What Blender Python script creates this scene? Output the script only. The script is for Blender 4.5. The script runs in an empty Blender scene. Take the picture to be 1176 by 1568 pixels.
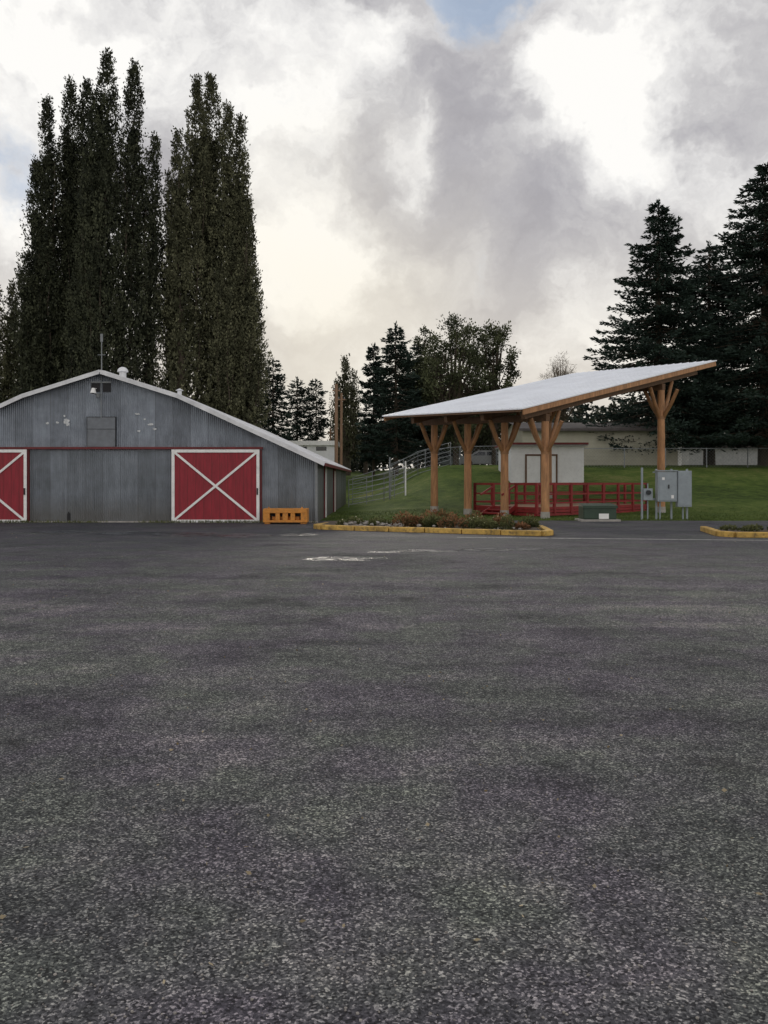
import bpy, math, random
import numpy as np
from mathutils import Vector, Matrix
random.seed(7); rng=np.random.default_rng(11)
scene=bpy.context.scene
scene.view_settings.view_transform='Standard'
scene.view_settings.look='None'
scene.view_settings.exposure=0

EYE=1.6; F=1290.0
# image pixel column and row turned into metres at an estimated depth
def X(b,d): return (b-588.0)/F*d
def Z(e,d): return EYE+(735.0-e)/F*d

def sstep(a,b,x):
    t=np.clip((x-a)/(b-a),0,1); return t*t*(3-2*t)
def terrain(x,y):
    x=np.asarray(x,float); y=np.asarray(y,float)
    S=sstep(-2.3,4.5,x)
    R=2.7*sstep(38,62,y)+0.5*sstep(62,120,y)
    L=2.0*sstep(57,80,y)+1.0*sstep(80,130,y)
    return R*S+L*(1-S)
def tz(x,y): return float(terrain(x,y))

# ------------------------------------------------------------------ materials
def new_mat(name):
    m=bpy.data.materials.new(name); m.use_nodes=True
    nt=m.node_tree; return m,nt,nt.nodes,nt.links,nt.nodes['Principled BSDF']
def ramp(nodes,stops,interp='LINEAR'):
    r=nodes.new('ShaderNodeValToRGB'); cr=r.color_ramp; cr.interpolation=interp
    while len(cr.elements)<len(stops): cr.elements.new(0.5)
    for e,(p,c) in zip(cr.elements,stops):
        e.position=p; e.color=(c[0],c[1],c[2],1)
    return r
def coords(nodes,links,scale=(1,1,1)):
    tc=nodes.new('ShaderNodeTexCoord'); mp=nodes.new('ShaderNodeMapping')
    mp.inputs['Scale'].default_value=scale
    links.new(tc.outputs['Object'],mp.inputs['Vector']); return mp.outputs['Vector']
def noise(nodes,links,vec,scale,detail=4,rough=.55,dist=0):
    n=nodes.new('ShaderNodeTexNoise'); n.inputs['Scale'].default_value=scale
    n.inputs['Detail'].default_value=detail; n.inputs['Roughness'].default_value=rough
    n.inputs['Distortion'].default_value=dist
    links.new(vec,n.inputs['Vector']); return n.outputs['Fac']
def mth(nodes,links,op,a,b=None,c=None):
    n=nodes.new('ShaderNodeMath'); n.operation=op
    for i,v in enumerate((a,b,c)):
        if v is None: continue
        if isinstance(v,(int,float)): n.inputs[i].default_value=v
        else: links.new(v,n.inputs[i])
    return n.outputs[0]
def mixc(nodes,links,fac,a,b,mode='MIX'):
    n=nodes.new('ShaderNodeMix'); n.data_type='RGBA'; n.blend_type=mode
    if isinstance(fac,(int,float)): n.inputs[0].default_value=fac
    else: links.new(fac,n.inputs[0])
    for i,v in ((6,a),(7,b)):
        if isinstance(v,(tuple,list)): n.inputs[i].default_value=(v[0],v[1],v[2],1)
        else: links.new(v,n.inputs[i])
    return n.outputs[2]
def bump(nodes,links,h,strength,dist,bsdf):
    b=nodes.new('ShaderNodeBump'); b.inputs['Strength'].default_value=strength
    b.inputs['Distance'].default_value=dist
    links.new(h,b.inputs['Height']); links.new(b.outputs['Normal'],bsdf.inputs['Normal']); return b

def simple(name,col,rough=.6,var=.25,scale=3,stretch=(1,1,1),metal=0,bmp=.2,bscale=25,dirt=0.0):
    m,nt,N,L,B=new_mat(name)
    v=coords(N,L,stretch)
    n1=noise(N,L,v,scale,4,.65)
    lo=tuple(c*(1-var) for c in col); hi=tuple(min(1,c*(1+var)) for c in col)
    r=ramp(N,[(.3,lo),(.7,hi)]); L.new(n1,r.inputs[0]); out=r.outputs[0]
    if dirt>0:
        n2=noise(N,L,v,scale*2.7,4,.75)
        d=ramp(N,[(.5,(0,0,0)),(.7,(1,1,1))]); L.new(n2,d.inputs[0])
        f=mth(N,L,'MULTIPLY',d.outputs[0],dirt)
        out=mixc(N,L,f,out,(.05,.045,.035))
    L.new(out,B.inputs['Base Color'])
    B.inputs['Roughness'].default_value=rough; B.inputs['Metallic'].default_value=metal
    if bmp>.15:
        bump(N,L,noise(N,L,v,bscale,2),bmp,.02,B)
    return m

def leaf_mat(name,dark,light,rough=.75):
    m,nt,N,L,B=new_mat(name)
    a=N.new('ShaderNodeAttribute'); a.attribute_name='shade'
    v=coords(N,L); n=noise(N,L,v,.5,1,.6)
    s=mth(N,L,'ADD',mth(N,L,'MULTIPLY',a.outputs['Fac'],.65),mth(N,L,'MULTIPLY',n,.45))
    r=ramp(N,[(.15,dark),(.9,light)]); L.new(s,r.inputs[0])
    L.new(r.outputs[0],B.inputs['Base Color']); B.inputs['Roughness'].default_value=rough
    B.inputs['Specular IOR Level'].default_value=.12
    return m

def asphalt_mat():
    m,nt,N,L,B=new_mat('asphalt')
    v=coords(N,L)
    fine=noise(N,L,v,130,3,.85)
    vor=N.new('ShaderNodeTexVoronoi'); vor.inputs['Scale'].default_value=115; L.new(v,vor.inputs['Vector'])
    sep=N.new('ShaderNodeSeparateColor'); L.new(vor.outputs['Color'],sep.inputs[0])
    clump=noise(N,L,v,14,3,.7)
    grain=mth(N,L,'ADD',mth(N,L,'MULTIPLY',fine,.52),mth(N,L,'MULTIPLY',sep.outputs[0],.32))
    grain=mth(N,L,'ADD',grain,mth(N,L,'MULTIPLY',clump,.20))
    base=ramp(N,[(.36,(.018,.018,.020)),(.50,(.060,.062,.067)),(.62,(.120,.120,.125)),(.72,(.46,.45,.43))]); L.new(grain,base.inputs[0])
    mid=noise(N,L,v,1.7,6,.78)             # blotches of half a metre
    big=noise(N,L,v,.33,4,.6,.7)           # patches of several metres
    mpr=N.new('ShaderNodeMapping'); mpr.inputs['Rotation'].default_value=(0,0,.45); mpr.inputs['Scale'].default_value=(.22,1.5,1); L.new(v,mpr.inputs['Vector'])
    bd2=noise(N,L,mpr.outputs[0],.9,4,.65,.6)  # sweeping tyre bands
    f1=mth(N,L,'ADD',mth(N,L,'MULTIPLY',mid,.38),mth(N,L,'MULTIPLY',big,.34))
    f1=mth(N,L,'ADD',f1,mth(N,L,'MULTIPLY',bd2,.28))
    r2=ramp(N,[(.40,(.45,.45,.49)),(.465,(.82,.82,.86)),(.53,(1.12,1.13,1.12)),(.60,(1.70,1.70,1.56))]); L.new(f1,r2.inputs[0])
    col=mixc(N,L,1.0,base.outputs[0],r2.outputs[0],'MULTIPLY')
    tint=noise(N,L,v,.9,3,.6); tr=ramp(N,[(.40,(1.05,.96,1.07)),(.60,(.98,1.04,.93))]); L.new(tint,tr.inputs[0])
    col=mixc(N,L,1.0,col,tr.outputs[0],'MULTIPLY')
    g=N.new('ShaderNodeSeparateXYZ'); L.new(v,g.inputs[0])
    wy=N.new('ShaderNodeMapRange'); wy.interpolation_type='SMOOTHSTEP'
    wy.inputs['From Min'].default_value=11; wy.inputs['From Max'].default_value=21
    yy=mth(N,L,'ADD',g.outputs['Y'],mth(N,L,'MULTIPLY',mth(N,L,'SUBTRACT',big,.5),18))
    L.new(yy,wy.inputs['Value'])
    wr=ramp(N,[(.42,(0,0,0)),(.56,(1,1,1))]); L.new(bd2,wr.inputs[0])
    wet=mth(N,L,'MULTIPLY',wy.outputs[0],mth(N,L,'ADD',mth(N,L,'MULTIPLY',wr.outputs[0],.6),.35))
    col=mixc(N,L,mth(N,L,'MULTIPLY',wet,.72),col,(.020,.023,.032))
    st=noise(N,L,v,.7,4,.6,.4); sr=ramp(N,[(.62,(0,0,0)),(.70,(1,1,1))]); L.new(st,sr.inputs[0])
    col=mixc(N,L,mth(N,L,'MULTIPLY',sr.outputs[0],.55),col,(.018,.018,.018))
    L.new(col,B.inputs['Base Color'])
    ro=mth(N,L,'SUBTRACT',.92,mth(N,L,'MULTIPLY',wet,.25)); L.new(ro,B.inputs['Roughness'])
    B.inputs['Specular IOR Level'].default_value=.25
    bump(N,L,grain,.7,.010,B)
    return m

def puddle_mat():
    m,nt,N,L,B=new_mat('puddle_water')
    B.inputs['Base Color'].default_value=(.03,.034,.042,1)
    v=coords(N,L,(1,1,1)); n=noise(N,L,v,3.0,4,.7)
    r=N.new('ShaderNodeMapRange'); r.inputs['From Min'].default_value=.35; r.inputs['From Max'].default_value=.7; r.inputs['To Min'].default_value=.2; r.inputs['To Max'].default_value=.6
    L.new(n,r.inputs['Value']); L.new(r.outputs[0],B.inputs['Roughness'])
    B.inputs['Specular IOR Level'].default_value=.9
    bump(N,L,noise(N,L,v,14,2),.7,.06,B)
    return m

def grass_mat():
    m,nt,N,L,B=new_mat('lawn_grass')
    v=coords(N,L)
    a=noise(N,L,v,.25,4,.65); b=noise(N,L,v,2.4,4,.75); c=noise(N,L,v,30,2,.7)
    s=mth(N,L,'ADD',mth(N,L,'ADD',mth(N,L,'MULTIPLY',a,.42),mth(N,L,'MULTIPLY',b,.33)),mth(N,L,'MULTIPLY',c,.25))
    r=ramp(N,[(.40,(.036,.055,.016)),(.47,(.064,.102,.023)),(.54,(.105,.150,.034)),(.62,(.19,.185,.072))]); L.new(s,r.inputs[0])
    L.new(r.outputs[0],B.inputs['Base Color']); B.inputs['Roughness'].default_value=.9
    B.inputs['Specular IOR Level'].default_value=.1
    bump(N,L,c,.8,.06,B); return m

def siding_mat(name,base,axis='X',pitch=.076,panel=.66):
    """galvanised corrugated sheet: per-sheet tone, streaks, rust, lap seams"""
    m,nt,N,L,B=new_mat(name)
    tc=N.new('ShaderNodeTexCoord'); s=N.new('ShaderNodeSeparateXYZ'); L.new(tc.outputs['Object'],s.inputs[0])
    h=s.outputs[axis]; z=s.outputs['Z']
    idx=mth(N,L,'FLOOR',mth(N,L,'DIVIDE',h,panel))
    row=mth(N,L,'FLOOR',mth(N,L,'DIVIDE',mth(N,L,'ADD',z,.05),2.75))
    cb=N.new('ShaderNodeCombineXYZ'); L.new(idx,cb.inputs[0]); L.new(row,cb.inputs[1])
    wn=N.new('ShaderNodeTexWhiteNoise'); wn.noise_dimensions='3D'; L.new(cb.outputs[0],wn.inputs['Vector'])
    mp=N.new('ShaderNodeMapping'); mp.inputs['Scale'].default_value=(4,4,.5); L.new(tc.outputs['Object'],mp.inputs[0])
    st=noise(N,L,mp.outputs[0],1.6,6,.68)
    bl=noise(N,L,tc.outputs['Object'],1.1,6,.72)
    t=mth(N,L,'ADD',mth(N,L,'MULTIPLY',wn.outputs['Value'],.20),mth(N,L,'MULTIPLY',st,.34))
    t=mth(N,L,'ADD',t,mth(N,L,'MULTIPLY',bl,.50))
    lo=tuple(c*.55 for c in base); mi=tuple(c*.95 for c in base); hi=tuple(c*1.55 for c in base)
    r=ramp(N,[(.38,lo),(.53,mi),(.72,hi)]); L.new(t,r.inputs[0]); col=r.outputs[0]
    lowz=N.new('ShaderNodeMapRange'); lowz.inputs['From Min'].default_value=2.9; lowz.inputs['From Max'].default_value=2.6; L.new(z,lowz.inputs['Value'])
    col=mixc(N,L,mth(N,L,'MULTIPLY',lowz.outputs[0],.28),col,(.115,.13,.13))
    fr=mth(N,L,'FRACT',mth(N,L,'DIVIDE',h,panel))
    seam=mth(N,L,'LESS_THAN',fr,.035)
    col=mixc(N,L,mth(N,L,'MULTIPLY',seam,.38),col,(.05,.05,.055))
    gr=N.new('ShaderNodeMapRange'); gr.inputs['From Min'].default_value=.75; gr.inputs['From Max'].default_value=0
    L.new(mth(N,L,'ADD',z,mth(N,L,'MULTIPLY',st,-.6)),gr.inputs['Value'])
    col=mixc(N,L,mth(N,L,'MULTIPLY',gr.outputs[0],.5),col,(.10,.085,.06))
    rr=ramp(N,[(.60,(0,0,0)),(.72,(1,1,1))]); L.new(st,rr.inputs[0])
    col=mixc(N,L,mth(N,L,'MULTIPLY',rr.outputs[0],.2),col,(.18,.13,.10))
    L.new(col,B.inputs['Base Color']); B.inputs['Metallic'].default_value=.3
    B.inputs['Roughness'].default_value=.5
    w=mth(N,L,'SINE',mth(N,L,'MULTIPLY',h,2*math.pi/pitch))
    bump(N,L,w,.7,.02,B)
    return m

M={}
M['asphalt']=asphalt_mat(); M['puddle']=puddle_mat(); M['grass']=grass_mat()
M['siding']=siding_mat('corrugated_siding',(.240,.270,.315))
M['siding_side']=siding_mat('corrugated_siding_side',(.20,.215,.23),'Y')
M['roofmetal']=simple('weathered_metal_roof',(.68,.69,.71),.5,.2,1.5,(1,1,1),.2,.1)
M['trimwhite']=simple('white_trim',(.86,.86,.84),.55,.08,4,bmp=.1,dirt=.15)
M['red']=simple('barn_red_paint',(.27,.013,.026),.55,.25,2.2,(4,4,.5),bmp=.25,dirt=.2)
M['redtrim']=simple('dark_red_trim',(.14,.018,.02),.6,.25,3)
M['redrail']=simple('red_railing_paint',(.24,.018,.018),.6,.25,3,dirt=.15)
M['greypanel']=simple('grey_hatch_metal',(.17,.185,.205),.55,.2,3,metal=.2)
M['dark']=simple('dark_void',(.012,.012,.014),.7,.2,bmp=0)
M['glass']=simple('window_glass',(.03,.035,.04),.08,.2,bmp=0)
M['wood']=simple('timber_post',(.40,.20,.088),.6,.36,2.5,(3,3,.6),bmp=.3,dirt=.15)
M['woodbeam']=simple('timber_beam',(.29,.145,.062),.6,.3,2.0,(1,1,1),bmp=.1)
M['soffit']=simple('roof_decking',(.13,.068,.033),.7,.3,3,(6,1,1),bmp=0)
M['pavroof']=simple('pale_metal_roof',(.80,.83,.88),.36,.07,.6,metal=.1,bmp=0)
M['concrete']=simple('concrete',(.36,.34,.31),.85,.2,5,bmp=.4,dirt=.2)
M['yellow']=simple('yellow_kerb_paint',(.52,.33,.08),.75,.4,3,bmp=.5,bscale=30,dirt=.8)
M['orange']=simple('orange_steel_paint',(.60,.24,.035),.5,.15,3,dirt=.45)
M['soil']=simple('bed_soil',(.07,.052,.035),.95,.5,6,bmp=.8)
M['stone']=simple('stones',(.26,.24,.22),.85,.5,5,bmp=.5)
M['linepaint']=simple('worn_line_paint',(.36,.36,.35),.8,.4,5,dirt=.85,bmp=0)
M['elec']=simple('grey_cabinet_paint',(.27,.31,.335),.45,.1,3,bmp=.05,dirt=.15)
M['green_cab']=simple('green_transformer_paint',(.028,.055,.035),.5,.15,3,bmp=.05)
M['galv']=simple('galvanised_steel',(.22,.235,.245),.5,.2,4,metal=.3,bmp=.1)
M['beige']=simple('beige_siding',(.37,.355,.28),.7,.1,1.2,bmp=.1)
M['whitewall']=simple('white_siding',(.80,.81,.82),.6,.06,1.5,bmp=.1,dirt=.12)
M['darkroof']=simple('dark_shingle_roof',(.07,.06,.058),.8,.3,5,bmp=0)
M['greyroof']=simple('grey_roof',(.33,.33,.33),.7,.2,4,bmp=0)
M['bark']=simple('bark',(.075,.058,.042),.9,.35,4,(3,3,.6),bmp=.0)
M['pole']=simple('utility_pole_wood',(.24,.15,.095),.85,.3,4,(3,3,.4),bmp=.0)
M['carpaint']=simple('car_paint',(.36,.37,.38),.3,.04,bmp=0)
M['tyre']=simple('tyre',(.02,.02,.02),.85,.2,bmp=0)
M['sticker']=simple('sticker',(.8,.8,.78),.5,.05,bmp=0)
M['patch']=simple('whitewash_patch',(.60,.62,.63),.7,.3,6,dirt=.3,bmp=0)
M['lf_poplar']=leaf_mat('poplar_leaf_dark',(.016,.020,.014),(.085,.092,.055))
M['lf_poplar2']=leaf_mat('poplar_leaf_olive',(.030,.033,.020),(.17,.17,.10))
M['lf_spruce']=leaf_mat('spruce_needles',(.010,.018,.015),(.046,.070,.055))
M['lf_oak']=leaf_mat('broadleaf',(.024,.032,.018),(.14,.155,.08))
M['lf_far']=leaf_mat('distant_foliage',(.016,.020,.016),(.065,.07,.048))
M['lf_bare']=leaf_mat('dry_twigs',(.16,.13,.10),(.34,.29,.23))
M['lf_shrub']=leaf_mat('rusty_shrub',(.05,.034,.018),(.30,.15,.075))
M['lf_shrub2']=leaf_mat('green_shrub',(.03,.04,.018),(.16,.17,.07))
M['lf_flower']=leaf_mat('small_flowers',(.45,.36,.12),(.75,.70,.55))
M['lf_grass']=leaf_mat('grass_blades',(.035,.055,.014),(.13,.175,.045))
M['lf_dead']=leaf_mat('fallen_leaf',(.10,.07,.03),(.45,.38,.26))

# ------------------------------------------------------------------ mesh tools
def empty(name,loc=(0,0,0)):
    e=bpy.data.objects.new(name,None); e.location=loc; e.empty_display_size=.3
    scene.collection.objects.link(e); return e
class Buf:
    def __init__(s): s.v=[]; s.f=[]
    def face(s,pts):
        n=len(s.v); s.v+= [tuple(p) for p in pts]; s.f.append(tuple(range(n,n+len(pts))))
    def box(s,c,size,rz=0):
        n=len(s.v); hx,hy,hz=[a/2 for a in size]; ca,sa=math.cos(rz),math.sin(rz)
        for dx,dy,dz in [(-1,-1,-1),(1,-1,-1),(1,1,-1),(-1,1,-1),(-1,-1,1),(1,-1,1),(1,1,1),(-1,1,1)]:
            x,y=dx*hx,dy*hy
            s.v.append((c[0]+x*ca-y*sa,c[1]+x*sa+y*ca,c[2]+dz*hz))
        for f in [(0,3,2,1),(4,5,6,7),(0,1,5,4),(1,2,6,5),(2,3,7,6),(3,0,4,7)]: s.f.append(tuple(n+i for i in f))
    def bx(s,x0,x1,y0,y1,z0,z1): s.box(((x0+x1)/2,(y0+y1)/2,(z0+z1)/2),(abs(x1-x0),abs(y1-y0),abs(z1-z0)))
    def beam(s,p0,p1,w,h):
        p0=Vector(p0);p1=Vector(p1);d=(p1-p0).normalized()
        up=Vector((0,0,1)) if abs(d.z)<.98 else Vector((0,1,0))
        a=d.cross(up).normalized()*w/2; b=a.cross(d).normalized()*h/2
        n=len(s.v)
        for p in (p0,p1):
            for q in (-a-b,a-b,a+b,-a+b): s.v.append(tuple(p+q))
        for f in [(0,1,2,3),(7,6,5,4),(0,4,5,1),(1,5,6,2),(2,6,7,3),(3,7,4,0)]: s.f.append(tuple(n+i for i in f))
    def tube(s,p0,p1,r0,r1=None,n=8):
        if r1 is None: r1=r0
        p0=Vector(p0);p1=Vector(p1);d=(p1-p0)
        if d.length<1e-6: return
        d.normalize(); up=Vector((0,0,1)) if abs(d.z)<.95 else Vector((1,0,0))
        a=d.cross(up).normalized(); b=a.cross(d)
        k=len(s.v)
        for p,r in ((p0,r0),(p1,r1)):
            for i in range(n):
                t=2*math.pi*i/n; s.v.append(tuple(p+a*math.cos(t)*r+b*math.sin(t)*r))
        for i in range(n):
            j=(i+1)%n; s.f.append((k+i,k+j,k+n+j,k+n+i))
        s.f.append(tuple(k+i for i in range(n))[::-1]); s.f.append(tuple(k+n+i for i in range(n)))
    def rock(s,c,r,fl=.6,rings=4,seg=7):
        k=len(s.v)
        s.v.append((c[0],c[1],c[2]-r*fl))
        for i in range(1,rings):
            ph=math.pi*i/rings
            for j in range(seg):
                t=2*math.pi*j/seg; q=r*random.uniform(.75,1.2)
                s.v.append((c[0]+math.sin(ph)*math.cos(t)*q,c[1]+math.sin(ph)*math.sin(t)*q,c[2]-math.cos(ph)*r*fl*random.uniform(.8,1.1)))
        s.v.append((c[0],c[1],c[2]+r*fl)); last=len(s.v)-1
        for j in range(seg): s.f.append((k,k+1+(j+1)%seg,k+1+j)); s.f.append((last,last-seg+j,last-seg+(j+1)%seg))
        for i in range(rings-2):
            for j in range(seg):
                a=k+1+i*seg+j; b=k+1+i*seg+(j+1)%seg; s.f.append((a,b,b+seg,a+seg))
    def obj(s,name,mat,parent=None,bevel=0,smooth=False):
        o3=parent.location if parent else Vector((0,0,0))
        me=bpy.data.meshes.new(name)
        me.from_pydata([(x-o3[0],y-o3[1],z-o3[2]) for x,y,z in s.v],[],s.f); me.update()
        me.materials.append(M[mat] if isinstance(mat,str) else mat)
        if smooth:
            me.polygons.foreach_set('use_smooth',[True]*len(me.polygons))
        ob=bpy.data.objects.new(name,me); scene.collection.objects.link(ob)
        if parent: ob.parent=parent
        if bevel:
            b=ob.modifiers.new('bev','BEVEL'); b.width=bevel; b.segments=2; b.limit_method='ANGLE'
        return ob

def leaf_mesh(name,C,Dv,Ln,Wd,shade,mat,parent=None):
    C=np.asarray(C,float); n=len(C); Dv=np.asarray(Dv,float)
    Dv=Dv/ (np.linalg.norm(Dv,axis=1,keepdims=True)+1e-9)
    rv=rng.normal(size=(n,3)); sd=np.cross(Dv,rv); sd/= (np.linalg.norm(sd,axis=1,keepdims=True)+1e-9)
    Ln=np.broadcast_to(Ln,(n,))[:,None]; Wd=np.broadcast_to(Wd,(n,))[:,None]
    V=np.empty((n,4,3)); V[:,0]=C; V[:,1]=C+Dv*Ln*.45+sd*Wd*.5; V[:,2]=C+Dv*Ln; V[:,3]=C+Dv*Ln*.45-sd*Wd*.5
    if parent: V-=np.array(parent.location)
    me=bpy.data.meshes.new(name)
    me.vertices.add(4*n); me.vertices.foreach_set('co',V.ravel().astype(np.float32))
    me.loops.add(4*n); me.loops.foreach_set('vertex_index',np.arange(4*n,dtype=np.int32))
    me.polygons.add(n); me.polygons.foreach_set('loop_start',np.arange(0,4*n,4,dtype=np.int32))
    me.update(calc_edges=True)
    at=me.attributes.new('shade','FLOAT','POINT'); at.data.foreach_set('value',np.repeat(np.broadcast_to(shade,(n,)),4).astype(np.float32))
    me.materials.append(M[mat])
    ob=bpy.data.objects.new(name,me); scene.collection.objects.link(ob)
    if parent: ob.parent=parent
    return ob

# ------------------------------------------------------------------ ground
def build_ground():
    xs=np.concatenate([np.linspace(-900,-60,8)[:-1],np.linspace(-60,60,121),np.linspace(60,900,8)[1:]])
    ys=np.concatenate([np.linspace(-300,20,8)[:-1],np.linspace(20,130,111),np.linspace(130,2000,10)[1:]])
    GX,GY=np.meshgrid(xs,ys); GZ=terrain(GX,GY)
    v=np.stack([GX,GY,GZ],-1).reshape(-1,3); nx=len(xs); ny=len(ys)
    f=[(j*nx+i,j*nx+i+1,(j+1)*nx+i+1,(j+1)*nx+i) for j in range(ny-1) for i in range(nx-1)]
    me=bpy.data.meshes.new('ground'); me.from_pydata(v.tolist(),[],f); me.update()
    me.polygons.foreach_set('use_smooth',[True]*len(me.polygons))
    me.materials.append(M['grass']); ob=bpy.data.objects.new('ground',me); scene.collection.objects.link(ob)
build_ground()
b=Buf(); top=[]
for i in range(161):
    x=-80+i; top.append((x,33.1+.12*math.sin(x*1.3)+.1*math.sin(x*.37)+random.uniform(-.06,.06),.004))
b.face([(-80,-40,.004),(80,-40,.004)]+top[::-1]); b.obj('asphalt_parking_lot','asphalt')

def gx(e): return EYE*F/(e-735)
def puddle(cx,cy,rx,ry,seed):
    """broken film of water: a cluster of irregular thin slivers"""
    r=random.Random(seed); bb=Buf()
    rows=max(3,int(ry*2/.17)); zz=.008
    for j in range(rows):
        y=cy-ry+2*ry*(j+.5)/rows; half=rx*math.sqrt(max(.05,1-((y-cy)/ry)**2))
        x=cx-half*r.uniform(.7,1)
        while x<cx+half*r.uniform(.7,1):
            L=r.uniform(.3,1.5)*min(1,rx); w=r.uniform(.05,.13)
            n=26; ph=[r.uniform(0,6.28) for _ in range(6)]; pts=[]
            for i in range(n):
                t=2*math.pi*i/n; k=max(.3,1+sum(.30/(q*.6+1)*math.sin((q+2)*t+ph[q]) for q in range(6)))
                pts.append((x+L/2+math.cos(t)*L/2*k,y+math.sin(t)*w*k,zz))
            bb.face(pts); zz+=.00004
            x+=L*r.uniform(.8,1.35)
    bb.obj('puddle','puddle')
for i,(p0,p1,e0,rr) in enumerate([(140,250,817,.8),(230,330,819,.9),(320,405,820,.8),(462,548,856,.40),(600,690,844,.32),(690,812,842,.36),(420,480,819,.5),(40,130,815,.6),(560,600,846,.15)]):
    d=gx(e0); puddle(X((p0+p1)/2,d),d,(X(p1,d)-X(p0,d))/2,rr,i+3)
b=Buf(); 
d0=gx(823); d1=gx(829)
for i in range(12):
    t0=i/12; t1=(i+1)/12
    xa=X(700,d0)+(X(1300,d1)-X(700,d0))*t0; xb=X(700,d0)+(X(1300,d1)-X(700,d0))*t1
    ya=d0+(d1-d0)*t0; yb=d0+(d1-d0)*t1
    b.face([(xa,ya-.09,.0075),(xb-.02,yb-.09,.0075),(xb-.02,yb+.09,.0075),(xa,ya+.09,.0075)])
b.obj('painted_parking_line','linepaint')
n=620; cy=rng.uniform(2.6,28,n); cx=rng.uniform(-.5,.5,n)*cy*1.1
leaf_mesh('fallen_leaves',np.stack([cx,cy,np.full(n,.012)],-1),np.stack([rng.normal(size=n),rng.normal(size=n),np.abs(rng.normal(size=n))*.12],-1),rng.uniform(.008,.035,n),rng.uniform(.006,.02,n),rng.uniform(0,1,n),'lf_dead')
b=Buf()
for i in range(2600):
    y=2.2+11*random.random()**1.6; x=random.uniform(-.55,.55)*y
    b.rock((x,y,.006),random.uniform(.002,.0065),.6,3,5)
b.obj('loose_gravel','stone')

# ------------------------------------------------------------------ barn
BD=31.7; BB=56.0
barn=empty('corrugated_metal_barn',(X(157,BD),BD,0))
RX=X(157,BD); rz=Z(572,BD); kx=X(275,BD)-RX; kz=Z(609,BD); ex=X(485,BD)-RX; ez=Z(706,BD)
prof=[(-ex,ez),(-kx,kz),(0,rz),(kx,kz),(ex,ez)]
def roofz(dx):
    dx=abs(dx)
    return rz+(kz-rz)*dx/kx if dx<kx else kz+(ez-kz)*(dx-kx)/(ex-kx)
b=Buf()
b.face([(RX-ex,BD,0),(RX+ex,BD,0)]+[(RX+p[0],BD,p[1]) for p in prof[::-1]])
b.face([(RX+ex,BB,0),(RX-ex,BB,0)]+[(RX+p[0],BB,p[1]) for p in prof]); b.obj('gable_walls','siding',barn)
b=Buf()
b.face([(RX+ex,BD,0),(RX+ex,BB,0),(RX+ex,BB,ez),(RX+ex,BD,ez)])
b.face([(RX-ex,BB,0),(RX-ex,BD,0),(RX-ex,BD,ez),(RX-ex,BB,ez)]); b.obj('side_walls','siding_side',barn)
b=Buf(); oh=.32; sl=(kz-ez)/(ex-kx)
pr=[(-ex-oh,ez-oh*sl),(-kx,kz),(0,rz),(kx,kz),(ex+oh,ez-oh*sl)]
th=.07
for i in range(4):
    (x0,z0),(x1,z1)=pr[i],pr[i+1]
    x0+=RX;x1+=RX; y0=BD-.3; y1=BB+.3; z0+=.03; z1+=.03
    b.face([(x0,y0,z0+th),(x1,y0,z1+th),(x1,y1,z1+th),(x0,y1,z0+th)])
    b.face([(x0,y1,z0),(x1,y1,z1),(x1,y0,z1),(x0,y0,z0)])
    b.face([(x0,y0,z0),(x1,y0,z1),(x1,y0,z1+th),(x0,y0,z0+th)])
b.face([(RX+pr[4][0],BD-.3,pr[4][1]+.03),(RX+pr[4][0],BB+.3,pr[4][1]+.03),(RX+pr[4][0],BB+.3,pr[4][1]+.1),(RX+pr[4][0],BD-.3,pr[4][1]+.1)])
b.obj('roof','roofmetal',barn)
b=Buf()
for i in range(4):
    (x0,z0),(x1,z1)=pr[i],pr[i+1]
    y=BD
    while y<BB:
        b.beam((RX+x0,y,z0+.115),(RX+x1,y,z1+.115),.04,.03); y+=.6
b.obj('roof_ribs','roofmetal',barn)
b=Buf()
for i in range(4):
    (x0,z0),(x1,z1)=pr[i],pr[i+1]
    b.beam((RX+x0,BD-.325,z0+.03),(RX+x1,BD-.325,z1+.03),.04,.15)
b.obj('rake_trim','roofmetal',barn)
b=Buf()
b.beam((RX+ex+oh+.02,BD-.3,ez-oh*sl+.01),(RX+ex+oh+.02,BB+.3,ez-oh*sl+.01),.04,.12)
b.bx(RX-ex,X(403,BD),BD-.12,BD-.02,Z(688,BD),Z(684.5,BD))
b.obj('door_track_and_eave_trim','redtrim',barn)
b=Buf(); b.bx(RX+ex-.06,RX+ex+.03,BD-.03,BD+.06,0,ez-.02); b.obj('corner_flashing','galv',barn)
def barn_door(px0,px1):
    x0=X(px0,BD); x1=X(px1,BD); z0=Z(800,BD); z1=Z(688.5,BD)
    y=BD-.10
    p=Buf(); p.bx(x0,x1,y,y+.06,z0,z1)
    p.obj('sliding_door_panel','red',barn)
    g=Buf(); k=x0+.3
    while k<x1-.1: g.bx(k-.006,k+.006,y-.004,y+.001,z0+.13,z1-.13); k+=.3
    g.obj('sliding_door_grooves','redtrim',barn)
    w=.11; f=Buf()
    f.bx(x0,x0+w,y-.035,y-.003,z0,z1); f.bx(x1-w,x1,y-.035,y-.003,z0,z1)
    f.bx(x0+w,x1-w,y-.033,y-.003,z0,z0+w); f.bx(x0+w,x1-w,y-.033,y-.003,z1-w,z1)
    f.beam((x0+w*.8,y-.02,z0+w*.8),(x1-w*.8,y-.02,z1-w*.8),.024,w*.75)
    f.beam((x0+w*.8,y-.026,z1-w*.8),(x1-w*.8,y-.026,z0+w*.8),.024,w*.75)
    f.obj('sliding_door_frame','trimwhite',barn)
    h=Buf(); h.bx(x1-.10,x1-.05,y-.07,y-.035,1.05,1.3); h.obj('door_handle','dark',barn)
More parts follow.
